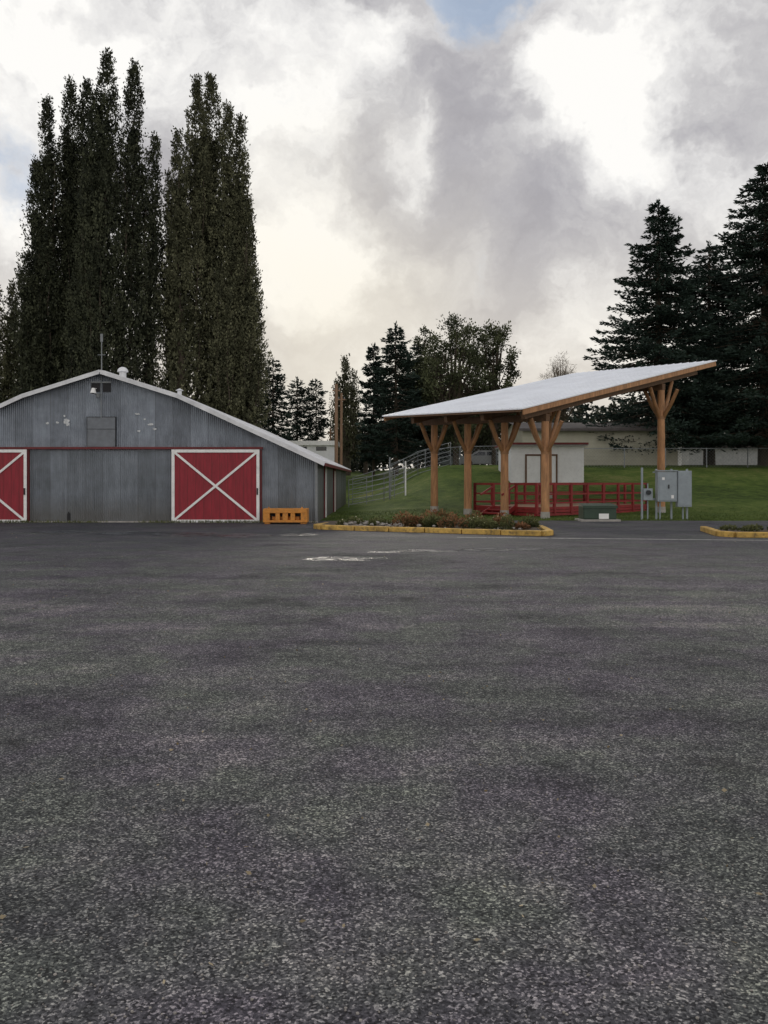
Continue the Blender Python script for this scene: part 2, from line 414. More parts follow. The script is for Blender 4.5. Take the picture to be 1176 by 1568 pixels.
barn_door(264,398); barn_door(-91,43)
b=Buf(); xa=X(399,BD); b.bx(xa,xa+.05,BD-.08,BD-.01,0,Z(689,BD)); xa=X(44,BD); b.bx(xa,xa+.04,BD-.06,BD-.01,0,Z(689,BD)); b.obj('door_jamb','redtrim',barn)
b=Buf(); x0,x1,z0,z1=X(134,BD),X(177,BD),Z(684,BD),Z(639,BD)
b.bx(x0,x1,BD-.04,BD-.01,z0,z1); b.obj('loft_hatch','greypanel',barn)
b=Buf(); b.bx(x0-.02,x0,BD-.05,BD-.01,z0,z1+.02); b.bx(x1,x1+.02,BD-.05,BD-.01,z0,z1+.02); b.bx(x0,x1,BD-.05,BD-.01,z1,z1+.02); b.bx(x0,x1,BD-.048,BD-.041,(z0+z1)/2+.1,(z0+z1)/2+.115); b.obj('loft_hatch_frame','dark',barn)
b=Buf(); b.bx(X(140,BD),X(153,BD),BD-.03,BD+.02,Z(600,BD),Z(587,BD)); b.bx(X(158,BD),X(170,BD),BD-.03,BD+.02,Z(600,BD),Z(587,BD)); b.obj('gable_vents','dark',barn)
b=Buf(); b.bx(X(139,BD),X(171,BD),BD-.05,BD-.032,Z(586.5,BD),Z(584.5,BD)); b.tube((X(155.5,BD),BD-.05,Z(640,BD)),(X(155.5,BD),BD-.05,Z(572,BD)),.018,n=6); b.obj('vent_lintel','galv',barn)
b=Buf(); lx=X(148,BD)
b.tube((lx,BD,Z(595,BD)),(lx,BD-.35,Z(597,BD)),.02,n=6); b.tube((lx,BD-.35,Z(596,BD)),(lx,BD-.38,Z(604,BD)),.06,.12,10); b.obj('yard_lamp','trimwhite',barn,smooth=False)
b=Buf(); b.tube((lx+.12,BD-.2,Z(604,BD)),(lx+.12,BD-.22,Z(610,BD)),.1,.06,10); b.obj('bell_horn','galv',barn)
for i,(pp,ee,w,h) in enumerate([(102,645,.13,.12),(104,650,.09,.07),(88,647,.06,.05),(73,648,.08,.05),(211,634,.11,.05),(231,650,.12,.05),(237,657,.08,.05),(213,660,.09,.05),(222,642,.05,.04),(99,637,.05,.05)]):
    pts=[]; r=random.Random(i)
    for k in range(16):
        t=2*math.pi*k/16; q=r.uniform(.55,1.1); pts.append((X(pp,BD)+math.cos(t)*w*q,BD-.022-.001*i,Z(ee,BD)+math.sin(t)*h*q))
    bb=Buf(); bb.face(pts[::-1]); bb.obj('paint_remnant','patch',barn)
b=Buf(); b.face([(X(103,BD),BD-.012,.02),(X(108,BD),BD-.012,.02),(X(108,BD),BD-.012,.33),(X(105,BD),BD-.012,.42),(X(103,BD),BD-.012,.3)]); b.obj('siding_hole','dark',barn)
b=Buf(); 
for p in (96,143,229): b.bx(X(p,BD),X(p,BD)+.015,BD-.03,BD-.01,.5 if p!=229 else .3,1.15)
b.obj('siding_brackets','greypanel',barn)
b=Buf(); vx=X(188,BD+2); vy=BD+2; vz=roofz(vx-RX)
b.tube((vx,vy,vz),(vx,vy,vz+.36),.14,n=12)
for i in range(5):
    a0=i/5*math.pi/2; a1=(i+1)/5*math.pi/2
    b.tube((vx,vy,vz+.36+.2*math.sin(a0)),(vx,vy,vz+.36+.2*math.sin(a1)),.22*math.cos(a0),max(.01,.22*math.cos(a1)),12)
vx=X(275,BD+3); vy=BD+3; vz=roofz(vx-RX); b.tube((vx,vy,vz),(vx,vy,vz+.36),.09,n=10); b.tube((vx,vy,vz+.36),(vx,vy,vz+.44),.17,.03,10)
b.obj('roof_vents','roofmetal',barn,smooth=False)
b=Buf(); ax=X(157,BD); b.tube((ax,BD-.1,rz-.1),(ax,BD-.1,Z(514,BD)),.022,.016,6); b.tube((ax,BD-.1,Z(524,BD)),(ax,BD-.1,Z(512,BD)),.05,n=8)
b.beam((ax-.14,BD-.1,Z(544,BD)),(ax+.14,BD-.1,Z(544,BD)),.02,.02); b.obj('antenna_mast','galv',barn)
b=Buf(); sx=RX+ex
b.bx(sx+.01,sx+.05,42,43.1,0,2.05); b.bx(sx+.01,sx+.06,36.2,36.3,0,ez-.1); b.obj('side_door','trimwhite',barn)
b=Buf(); b.bx(sx+.01,sx+.07,41.88,42,0,2.17); b.bx(sx+.01,sx+.07,43.1,43.22,0,2.17); b.bx(sx+.01,sx+.07,42,43.1,2.05,2.17); b.bx(sx+.01,sx+.06,35.3,35.42,0,ez-.1); b.obj('side_door_frame','redtrim',barn)
b=Buf(); b.bx(RX-ex-.05,RX+ex+.05,BD-.06,BD-.002,0,.055); b.obj('footing','concrete',barn)
n=3600; wx=rng.uniform(RX-ex,RX+ex,n); dens=(np.sin(wx*2.1)+np.sin(wx*.9+1)+rng.normal(size=n)*.8)>-.2; wx=wx[dens]; n=len(wx)
leaf_mesh('wall_weeds',np.stack([wx,BD-.12-rng.uniform(0,.5,n),np.full(n,.004)],-1),np.stack([rng.normal(size=n)*.5,rng.normal(size=n)*.5,np.ones(n)],-1),rng.uniform(.03,.16,n),.02,rng.uniform(0,1,n),'lf_shrub2')

ob=empty('orange_steel_skid',(X(438,30.9),30.9,0)); b=Buf()
x0,x1=X(405,30.9),X(472,30.9); y0,y1=30.5,31.2; zt=.56
b.bx(x0,x1,y0,y1,zt-.16,zt); b.bx(x0,x1,y0,y1,.06,.14)
for a,c in ((0,.15),(.28,.38),(.44,.56),(.62,.72),(.85,1)):
    b.bx(x0+(x1-x0)*a+.002,x0+(x1-x0)*c-.002,y0+.01,y1-.01,.14,zt-.16)
b.bx(x0+.05,x0+.25,y0+.05,y1-.05,0,.06); b.bx(x1-.25,x1-.05,y0+.05,y1-.05,0,.06)
b.bx(x0+.3,x1-.3,y0+.2,y1-.2,.141,.27)
b.obj('frame','orange',ob,bevel=.012)
b=Buf(); b.bx(x0+.2,x1-.2,y0+.24,y1-.1,.28,zt-.165); b.obj('shadowed_core','dark',ob)
b=Buf(); b.bx(x0-.02,x0+.0,y0+.1,y1-.1,.1,.5); b.tube((x0+.2,y0+.1,zt),(x0+.2,y0+.1,zt+.06),.03); b.tube((x1-.2,y0+.1,zt),(x1-.2,y0+.1,zt+.06),.03); b.obj('lugs','orange',ob)

# ------------------------------------------------------------------ pavilion
PB=Vector((5.5,33.5,0)); U=Vector((.789,.614,0)); V_=Vector((-.614,.789,0))
LU,LV=14.17,9.11
def rp(u,v,dz=0):
    p=PB+U*u+V_*v; return Vector((p.x,p.y,4.46+3.15/LU*u+.25/LV*v+dz))
pav=empty('timber_pavilion',(8,39,0))
b=Buf()
c=[rp(0,0),rp(LU,0),rp(LU,LV),rp(0,LV)]; t=Vector((0,0,-.05))
b.face(c); b.face([p+t for p in c[::-1]])
for i in range(4): b.face([c[i]+t,c[(i+1)%4]+t,c[(i+1)%4],c[i]])
b.obj('roof_sheet','pavroof',pav)
b=Buf(); v=.3
while v<LV: b.beam(rp(.02,v,.014),rp(LU-.02,v,.014),.03,.028); v+=.42
b.obj('roof_seams','pavroof',pav)
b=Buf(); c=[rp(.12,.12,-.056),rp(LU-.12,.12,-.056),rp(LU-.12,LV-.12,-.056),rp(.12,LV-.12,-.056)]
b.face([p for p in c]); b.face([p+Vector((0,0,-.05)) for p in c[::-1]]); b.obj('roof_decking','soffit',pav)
b=Buf()
b.beam(rp(.1,.06,-.17),rp(LU-.05,.06,-.17),.07,.22); b.beam(rp(.1,LV-.06,-.17),rp(LU-.05,LV-.06,-.17),.07,.22)
b.beam(rp(LU-.05,.1,-.17),rp(LU-.05,LV-.1,-.17),.07,.22)
b.obj('fascia','wood',pav)
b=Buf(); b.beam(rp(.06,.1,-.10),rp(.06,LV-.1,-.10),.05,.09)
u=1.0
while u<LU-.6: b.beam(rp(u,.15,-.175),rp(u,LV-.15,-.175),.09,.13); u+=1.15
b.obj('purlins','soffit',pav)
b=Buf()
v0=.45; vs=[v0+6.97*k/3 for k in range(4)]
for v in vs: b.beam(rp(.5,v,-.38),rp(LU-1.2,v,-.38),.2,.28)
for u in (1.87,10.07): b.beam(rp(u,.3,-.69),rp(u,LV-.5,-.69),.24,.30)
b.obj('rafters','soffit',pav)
posts=Buf(); br=Buf(); pl=Buf(); plates=Buf()
def post(u,v,r):
    p=rp(u,v); zt=p.z-.85; g=tz(p.x,p.y)
    posts.tube((p.x,p.y,g+.28),(p.x,p.y,zt),r,r*.86,14)
    pl.tube((p.x,p.y,g-.3),(p.x,p.y,g+.28),r*1.15,r*1.08,16)
    zb=zt-1.25
    for d,s in ((U,1),(U,-1),(V_,1),(V_,-1)):
        a=Vector((p.x,p.y,zb))+d*s*r*.7; k=.88
        e=rp(u+ (s*k if d is U else 0), v+(s*k if d is V_ else 0)); e.z=e.z-(.56 if d is U else .86)
        mid=(a+e)/2+Vector((0,0,-.05))+d*s*.02
        br.tube(a,mid,r*.5,r*.48,10); br.tube(mid,e,r*.48,r*.46,10)
    plates.tube((p.x,p.y,zb-.12),(p.x,p.y,zb+.02),r*1.02,r*1.02,14)
for v in vs: post(1.87,v,.18)
post(10.07,v0,.19); post(10.07,vs[3],.185)
posts.obj('posts','wood',pav,smooth=False); br.obj('knee_braces','woodbeam',pav); pl.obj('post_plinths','concrete',pav); plates.obj('brace_collars','woodbeam',pav)
b=Buf(); 
for u,v in ((3.4,.5),(6.3,.5)):
    p=rp(u,v,-.55); b.tube(p,p+Vector((0,0,-.12)),.05,.12,8)
b.obj('ceiling_lamps','galv',pav)

stage=empty('red_stage_platform',(8.5,40,0))
def sp(u,v,z): 
    p=Vector((6.7,35,0))+U*u+V_*v; return Vector((p.x,p.y,z))
U0,U1,V0,V1=.6,8.5,1.0,4.8; zf=.42
b=Buf(); c=[sp(U0,V0,zf),sp(U1,V0,zf),sp(U1,V1,zf),sp(U0,V1,zf)]
b.face(c)
b.obj('deck_boards','woodbeam',stage)
b=Buf()
for i in range(4):
    a=c[i]; d=c[(i+1)%4]
    for z in (.10,.24,.37): b.beam(Vector((a.x,a.y,z)),Vector((d.x,d.y,z)),.04,.115)
b.obj('skirt_boards','redrail',stage)
b=Buf()
def rail(a,d,gap=None):
    L=(d-a).length; n=max(1,round(L/1.2)); 
    for i in range(n+1):
        p=a.lerp(d,i/n); b.box((p.x,p.y,(zf-.3+1.47)/2),(.1,.1,1.47-zf+.3),.66)
    for z,h in ((1.42,.09),(.98,.07),(.60,.07)):
        b.beam(Vector((a.x,a.y,z)),Vector((d.x,d.y,z)),.05,h)
rail(sp(U0,V0,0),sp(U1,V0,0)); rail(sp(U1,V0,0),sp(U1,V1,0)); rail(sp(U0,V1,0),sp(U1,V1,0)); rail(sp(U0,V1,0),sp(U0,V1-1.2,0)); rail(sp(U0,V0+.02,0),sp(U0,V0+1.2,0))
b.obj('railing','redrail',stage)
b=Buf()
for i,z in enumerate((.14,.28)):
    p0=sp(U0-.7+.35*i,V0+1.3,z); p1=sp(U0-.7+.35*i,V1-1.3,z); b.beam(p0,p1,.32,.05)
for v in (V0+1.25,V1-1.25): b.beam(sp(U0-.85,v,.02),sp(U0,v,.40),.05,.2); b.beam(sp(U0-.85,v,.95),sp(U0,v,1.35),.05,.08)
b.obj('steps','redrail',stage)

# ------------------------------------------------------------------ kerbed beds
def kerb_bed(name,pts,closed=False,seg=1.15):
    e=empty(name,(pts[0][0],pts[0][1],0)); bb=Buf()
    for (x0,y0),(x1,y1) in zip(pts[:-1],pts[1:]):
        L=math.hypot(x1-x0,y1-y0); n=max(1,round(L/seg)); 
        for i in range(n):
            t0=i/n+.002; t1=(i+1)/n-.002; j=random.uniform(-.015,.015)
            bb.beam((x0+(x1-x0)*t0,y0+(y1-y0)*t0+j,.075+j*.3),(x0+(x1-x0)*t1,y0+(y1-y0)*t1+j,.075-j*.3),.2,.16)
    bb.obj('yellow_kerb_segments','yellow',e,bevel=.022)
    return e
xl,yl=X(482,gx(811)),gx(811); xr,yr=X(846,gx(821)),gx(821)
bed=kerb_bed('kerbed_planting_bed',[(xl+.5,yl+2.2),(xl,yl+.5),(xl+.25,yl),(xr-.3,yr),(xr,yr+.35),(xr+.2,yr+3.0)])
b=Buf()
nx,ny=40,10; vv=[]
for j in range(ny):
    for i in range(nx):
        s=i/(nx-1); t=j/(ny-1)
        x=xl+.15+(xr-xl-.3)*s; y=yl+.1+(yr-yl)*s+t*(3.6+1.2*s)
        z=.05+.16*math.sin(math.pi*min(1,t*1.0))*(.6+.4*math.sin(s*9)*.5)+random.uniform(0,.04)
        if j in(0,ny-1) : z=.03
        vv.append((x,y,z))
b.v=vv; b.f=[(j*nx+i,j*nx+i+1,(j+1)*nx+i+1,(j+1)*nx+i) for j in range(ny-1) for i in range(nx-1)]
b.obj('soil','soil',bed,smooth=True)
b=Buf()
for i in range(130):
    s=random.random(); 
    if i<85: s=random.uniform(.1,.42)
    b.rock((xl+.3+(xr-xl-.5)*s,yl+(yr-yl)*s+random.uniform(.2,2.6),random.uniform(.08,.2)),random.choice((.04,.06,.08,.12)))
b.obj('stones','stone',bed)
def shrubs(name,items,mat,parent,sz=1):
    C=[];D=[];S=[]
    for (x,y,r,h,n) in items:
        a=rng.uniform(0,2*np.pi,n); q=np.sqrt(rng.uniform(0,1,n))*r; zz=rng.uniform(0,1,n)**.8*h*(1-.6*(q/r)**2)
        C.append(np.stack([x+np.cos(a)*q,y+np.sin(a)*q,.1+zz],-1))
        D.append(np.stack([np.cos(a)*.6+rng.normal(size=n)*.4,np.sin(a)*.6+rng.normal(size=n)*.4,rng.uniform(.2,1.2,n)],-1)); S.append(np.clip(zz/h+rng.normal(size=n)*.25,0,1))
    C=np.concatenate(C); return leaf_mesh(name,C,np.concatenate(D),rng.uniform(.05,.11,len(C))*sz,.035,np.concatenate(S),mat,parent)
it1=[];it2=[]
for i in range(34):
    s=random.uniform(.40,.97); x=xl+(xr-xl)*s; y=yl+(yr-yl)*s+random.uniform(.45,2.6)
    (it1 if random.random()<.5 else it2).append((x,y,random.uniform(.2,.5),random.uniform(.18,.58),460))
for i in range(10):
    s=random.uniform(.08,.42); it2.append((xl+(xr-xl)*s,yl+(yr-yl)*s+random.uniform(.6,2.5),random.uniform(.1,.28),random.uniform(.1,.28),220))
shrubs('heather_shrubs',it1,'lf_shrub',bed); shrubs('green_shrubs',it2,'lf_shrub2',bed)
shrubs('small_flowers',[(x,y,r*.9,h+.05,9) for (x,y,r,h,n) in it1[::2]+it2[::2]],'lf_flower',bed,.7)
x2,y2=X(1112,gx(823)),gx(823)
bed2=kerb_bed('kerbed_planting_bed',[(x2+.5,y2+3),(x2,y2+.5),(x2+.25,y2),(x2+9,y2-1.0)])
b=Buf(); b.face([(x2+.1,y2+.1,.06),(x2+9,y2-.9,.06),(x2+9,y2+3,.06),(x2+.5,y2+3,.06)]); b.obj('soil','soil',bed2)
shrubs('green_shrubs',[(x2+random.uniform(.6,8),y2+random.uniform(.6,2.2),.25,.15,260) for i in range(12)],'lf_shrub2',bed2)

# ------------------------------------------------------------------ utility cabinets
D=34.0; e=empty('electrical_service_cabinet',(X(1028,D),D,0)); b=Buf()
for p in (1006,1029,1053): b.bx(X(p,D)-.035,X(p,D)+.035,D+.05,D+.12,-.05,Z(718,D))
b.bx(X(1000,D),X(1058,D),D+.03,D+.05,Z(724,D),Z(722,D)); b.bx(X(1000,D),X(1058,D),D+.03,D+.05,Z(766,D),Z(763,D))
b.tube((X(983,D),D,0),(X(983,D),D,Z(716,D)),.045,n=10); b.tube((X(992,D),D+.02,0),(X(992,D),D+.02,Z(740,D)),.03,n=8)
b.tube((X(1010,D),D-.05,0),(X(1010,D),D-.05,Z(768,D)),.035,n=8);b.tube((X(1045,D),D-.05,0),(X(1045,D),D-.05,Z(774,D)),.035,n=8)
b.obj('support_posts','elec',e)
b=Buf(); b.bx(X(1004,D),X(1033,D),D-.28,D+.02,Z(768,D),Z(722,D)); b.bx(X(1034.5,D),X(1056,D),D-.25,D+.02,Z(776,D),Z(721,D)); b.bx(X(984,D),X(998,D),D-.15,D-.02,Z(766,D),Z(748,D)); b.obj('cabinets','elec',e,bevel=.015)
b=Buf(); b.bx(X(1006,D),X(1031,D),D-.297,D-.283,Z(766,D),Z(724,D)); b.bx(X(1036,D),X(1054.5,D),D-.267,D-.253,Z(773,D),Z(723,D)); b.bx(X(1003,D),X(1034,D),D-.31,D+.03,Z(721.5,D),Z(720,D)); b.obj('cabinet_doors','elec',e,bevel=.005)
b=Buf(); b.tube((X(991,D),D-.15,Z(754,D)),(X(991,D),D-.26,Z(754,D)),.1,.09,14); b.bx(X(1019,D),X(1021,D),D-.33,D-.3,Z(748,D),Z(742,D)); b.obj('meter','glass',e)
b=Buf(); b.bx(X(1010,D),X(1014,D),D-.302,D-.299,Z(735,D),Z(731,D)); b.bx(X(1024,D),X(1028,D),D-.302,D-.299,Z(763,D),Z(758,D)); b.obj('labels','sticker',e)
D=32.8; e=empty('green_transformer_box',(X(915,D),D,0)); b=Buf()
x0,x1=X(891,D),X(941,D)
b.bx(x0,x1,D-.3,D+.6,.08,Z(774,D)); b.obj('housing','green_cab',e,bevel=.03)
b=Buf(); zt=Z(774,D)+.002
b.face([(x0-.03,D-.34,zt),(x1+.03,D-.34,zt),(x1+.03,D+.64,zt+.07),(x0-.03,D+.64,zt+.07)]); b.bx(x0-.03,x1+.03,D-.34,D-.31,zt-.10,zt); b.bx(x0+.03,x0+.62,D-.312,D-.302,.12,zt-.12);b.bx(x0+.66,x1-.03,D-.312,D-.302,.12,zt-.12)
b.obj('lid_and_doors','green_cab',e)
b=Buf(); b.bx(X(914,D),X(929,D),D-.318,D-.314,Z(794,D),Z(786,D)); b.obj('warning_sticker','sticker',e)
b=Buf(); b.bx(x0-.12,x1+.12,D-.45,D+.72,-.02,.08); b.obj('pad','concrete',e)

# ------------------------------------------------------------------ buildings beyond
D=50.5; g=1.38; e=empty('white_shed',(X(838,D),D,g)); x0,x1=X(782,D),X(894,D); y1=D+5.4; zt=Z(683,D)
b=Buf(); b.bx(x0,x1,D,y1,g-.3,zt); b.obj('walls','whitewall',e)
b=Buf(); k=g+.2
while k<zt-.05: b.bx(x0-.012,x1+.012,D-.012,y1+.012,k,k+.02); k+=.22
b.obj('siding_laps','whitewall',e)
b=Buf(); b.bx(x0-.2,x1+.2,D-.25,y1+.2,zt+.003,zt+.13); b.obj('roof_slab','greyroof',e)
b=Buf(); b.bx(x0-.22,x1+.22,D-.28,D-.25,zt+.08,zt+.2); b.bx(x0-.23,x0-.203,D-.25,y1+.2,zt+.08,zt+.2); b.obj('roof_trim','redtrim',e)
b=Buf(); dx0,dx1=X(804,D),X(853,D)
for a in (dx0,(dx0+dx1)/2-.05,dx1-.08): b.bx(a,a+.1,D-.05,D-.013,g,Z(698,D))
b.bx(dx0,dx1+.02,D-.055,D-.013,Z(698,D),Z(695.5,D)); b.obj('door_frames','soffit',e)
b=Buf(); b.bx(dx0+.1,dx1-.08,D-.035,D-.013,g+.03,Z(698.5,D)); b.obj('doors','whitewall',e)
D=60; g=2.6; e=empty('beige_fairground_hall',(X(920,D),D,g)); x0,x1=X(800,D),X(1043,D); zt=Z(656,D); y1=D+9
b=Buf(); b.bx(x0,x1,D,y1,g-.6,zt); ym=(D+y1)/2; zr=zt+.7
b.face([(x0,D,zt),(x0,ym,zr),(x0,y1,zt)]); b.face([(x1,D,zt),(x1,y1,zt),(x1,ym,zr)]); b.obj('walls','beige',e)
b=Buf(); k=g+.1
while k<zt-.05: b.bx(x0-.015,x1+.015,D-.015,D-.002,k,k+.03); k+=.3
b.obj('siding_laps','beige',e)
b=Buf(); q=(zr-zt)/(ym-D)
b.face([(x0-.3,D-.5,zt-.5*q+.02),(x1+.3,D-.5,zt-.5*q+.02),(x1+.3,ym,zr+.02),(x0-.3,ym,zr+.02)]); b.face([(x0-.3,ym,zr+.02),(x1+.3,ym,zr+.02),(x1+.3,y1+.5,zt-.5*q+.02),(x0-.3,y1+.5,zt-.5*q+.02)]); b.obj('roof','darkroof',e)
b=Buf(); b.bx(x0-.3,x1+.3,D-.54,D-.5,zt-.5*q-.12,zt-.5*q+.05); b.obj('fascia','darkroof',e)
b=Buf(); b.bx(X(1040,D)-.1,X(1043,D)+.02,D-.04,D-.02,g,zt); b.obj('corner_board','trimwhite',e)
D=72; g=tz(-5,D); e=empty('white_mobile_home',(X(485,D),D,g)); x0,x1=X(440,D),X(513,D)
b=Buf(); b.bx(x0,x1,D,D+4,g-.2,Z(682,D)); b.obj('walls','whitewall',e)
b=Buf(); b.bx(x0-.2,x1+.2,D-.2,D+4.2,Z(682,D)+.003,Z(675,D)); b.obj('roof','trimwhite',e)
b=Buf(); b.bx(X(484,D),X(500,D),D-.03,D+.02,Z(690,D),Z(684,D)); b.bx(X(460,D),X(470,D),D-.03,D+.02,Z(690,D),Z(684,D)); b.obj('windows','glass',e)
D=86; e=empty('grey_storage_building',(X(1180,D),D,3)); b=Buf(); b.bx(X(1055,D),X(1420,D),D,D+8,2.5,Z(686,D)); b.obj('walls','greyroof',e); b=Buf(); b.bx(X(1050,D),X(1425,D),D-.4,D+8.4,Z(686,D)+.003,Z(682,D)); b.obj('roof','darkroof',e)

# ------------------------------------------------------------------ fences
def chainlink(name,pts,h=1.2,post=2.6,top=True,mesh=.22):
    e=empty(name,(pts[0][0],pts[0][1],tz(*pts[0]))); P=Buf(); W=Buf()
    for (xa,ya),(xb,yb) in zip(pts[:-1],pts[1:]):
        L=math.hypot(xb-xa,yb-ya); n=max(1,round(L/post))
        for i in range(n):
            xs=[xa+(xb-xa)*(i+k)/n for k in (0,1)]; ys=[ya+(yb-ya)*(i+k)/n for k in (0,1)]
            z0=tz(xs[0],ys[0]); z1=tz(xs[1],ys[1])
            P.tube((xs[0],ys[0],z0-.1),(xs[0],ys[0],z0+h+.05),.036,n=8)
            P.tube((xs[0],ys[0],z0+h),(xs[1],ys[1],z1+h),.026,n=6)
            l=L/n; m=int(l/mesh)
            A=Vector((xs[0],ys[0],z0));Bv=Vector((xs[1],ys[1],z1))
            def pt(s,t): 
                q=A.lerp(Bv,s); q.z+=t*h; return q
            for j in range(-int(h/mesh),m+1):
                s0=j*mesh/l; 
                for sg in (1,-1):
                    a0=s0; a1=s0+h/l
                    t0,t1=0,1
                    if a0<0: t0=-a0/(h/l); a0=0
                    if a1>1: t1=1-(a1-1)/(h/l); a1=1
                    if t1<=t0: continue
                    u0,u1=(t0,t1) if sg==1 else (1-t0,1-t1)
                    W.tube(pt(a0,u0),pt(a1,u1),.006,n=3)
        P.tube((xb,yb,tz(xb,yb)-.1),(xb,yb,tz(xb,yb)+h+.05),.036,n=8)
    P.obj('posts_and_rails','galv',e); W.obj('wire_mesh','galv',e)
chainlink('chain_link_fence',[(X(893,57.5),57.5),(X(1145,57.5),57.5),(X(1146,57.5)+14,60)],h=1.3)
chainlink('chain_link_fence',[(X(600,66),66),(X(760,62),62),(X(790,58),58)],h=1.4,mesh=.3)
D=50; e=empty('livestock_gate_panels',(X(580,D),D,.3)); b=Buf()
def panel(p0,p1,d0,d1,h,n=6):
    a=Vector((X(p0,d0),d0,0));c=Vector((X(p1,d1),d1,0)); a.z=tz(a.x,a.y)+.15; c.z=tz(c.x,c.y)+.15
    for i in range(n):
        z=h*i/(n-1); b.tube(a+Vector((0,0,z)),c+Vector((0,0,z)),.02,n=6)
    for t in (0,.5,1):
        q=a.lerp(c,t); b.tube(q+Vector((0,0,-.15)),q+Vector((0,0,h)),.025,n=6)
panel(534,588,49,50,1.45); panel(588,620,50,50.5,1.45); panel(540,600,55,55,1.6); panel(596,640,58,58,1.5); panel(640,690,58,59,1.5)
b.obj('tube_rails','galv',e)
b=Buf(); b.tube((X(621,49.5),49.5,0),(X(621,49.5),49.5,Z(706,49.5)),.045,n=10); b.obj('white_gate_post','trimwhite',e)
b=Buf(); b.tube((X(597,50),50,0),(X(597,50),50,Z(700,50)),.05,n=8); b.obj('gate_post','galv',e)

# ------------------------------------------------------------------ parked cars
def car(px,D,flip=1,mat='carpaint'):
    x0=X(px,D); g=tz(x0,D)+.0; e=empty('parked_car',(x0,D,g)); w=1.75
    pf=[(-2.2,.35),(-2.25,.75),(-2.05,.95),(-1.2,1.02),(-.55,1.45),(.9,1.47),(1.7,1.05),(2.15,.98),(2.25,.6),(2.2,.35)]
    b=Buf(); n=len(pf)
    for s in (0,1):
        for (x,z) in pf:
            ins=.12 if z>1.1 else 0
            b.v.append((x0+x*flip,D+(ins if s==0 else w-ins),g+z))
    b.f=[tuple(range(n)),tuple(range(2*n-1,n-1,-1))]+[(i,(i+1)%n,n+(i+1)%n,n+i) for i in range(n)]
    b.obj('body',mat,e,bevel=.05)
    b=Buf()
    for pts in ([(-1.05,1.05),(-.5,1.38),(.1,1.38),(.1,1.05)],[(.18,1.05),(.18,1.38),(.85,1.38),(1.4,1.07)]):
        b.face([(x0+x*flip,D-.01+ (z-1.0)*.28,g+z) for x,z in pts])
    b.face([(x0+1.68*flip,D+.25,g+1.09),(x0+1.0*flip,D+.25,g+1.46),(x0+1.0*flip,D+w-.25,g+1.46),(x0+1.68*flip,D+w-.25,g+1.09)])
    b.obj('windows','glass',e)
    b=Buf()
    for x in (-1.4,1.4):
        for y in (-.02,w-.2): b.tube((x0+x,D+y,g+.32),(x0+x,D+y+.22,g+.32),.32,n=18)
    b.obj('wheels','tyre',e)
    b=Buf()
    for x in (-1.4,1.4): b.tube((x0+x,D-.03,g+.32),(x0+x,D-.01,g+.32),.19,n=14)
    b.obj('hubcaps','galv',e)
car(742,76,1); car(690,82,-1,'elec')

def upole(px,D,et,r,arm=True,lean=0):
    x=X(px,D); g=tz(x,D); e=empty('utility_pole',(x,D,g)); b=Buf(); zt=Z(et,D)
    b.tube((x,D,g-.3),(x+lean,D,zt),r,r*.75,10)
    b.beam((x+lean-.3,D-.02,zt-.5),(x+lean+.3,D-.02,zt-.5),.08,.1)
    b.obj('pole','pole',e)
    b=Buf()
    for dx in (-.22,.22): b.tube((x+lean+dx,D,zt-.45),(x+lean+dx,D,zt-.3),.04,n=8)
    b.obj('insulators','galv',e)
upole(515,64,588,.16,False); upole(522,66,602,.13,False,.05); upole(506,80,655,.1,False)

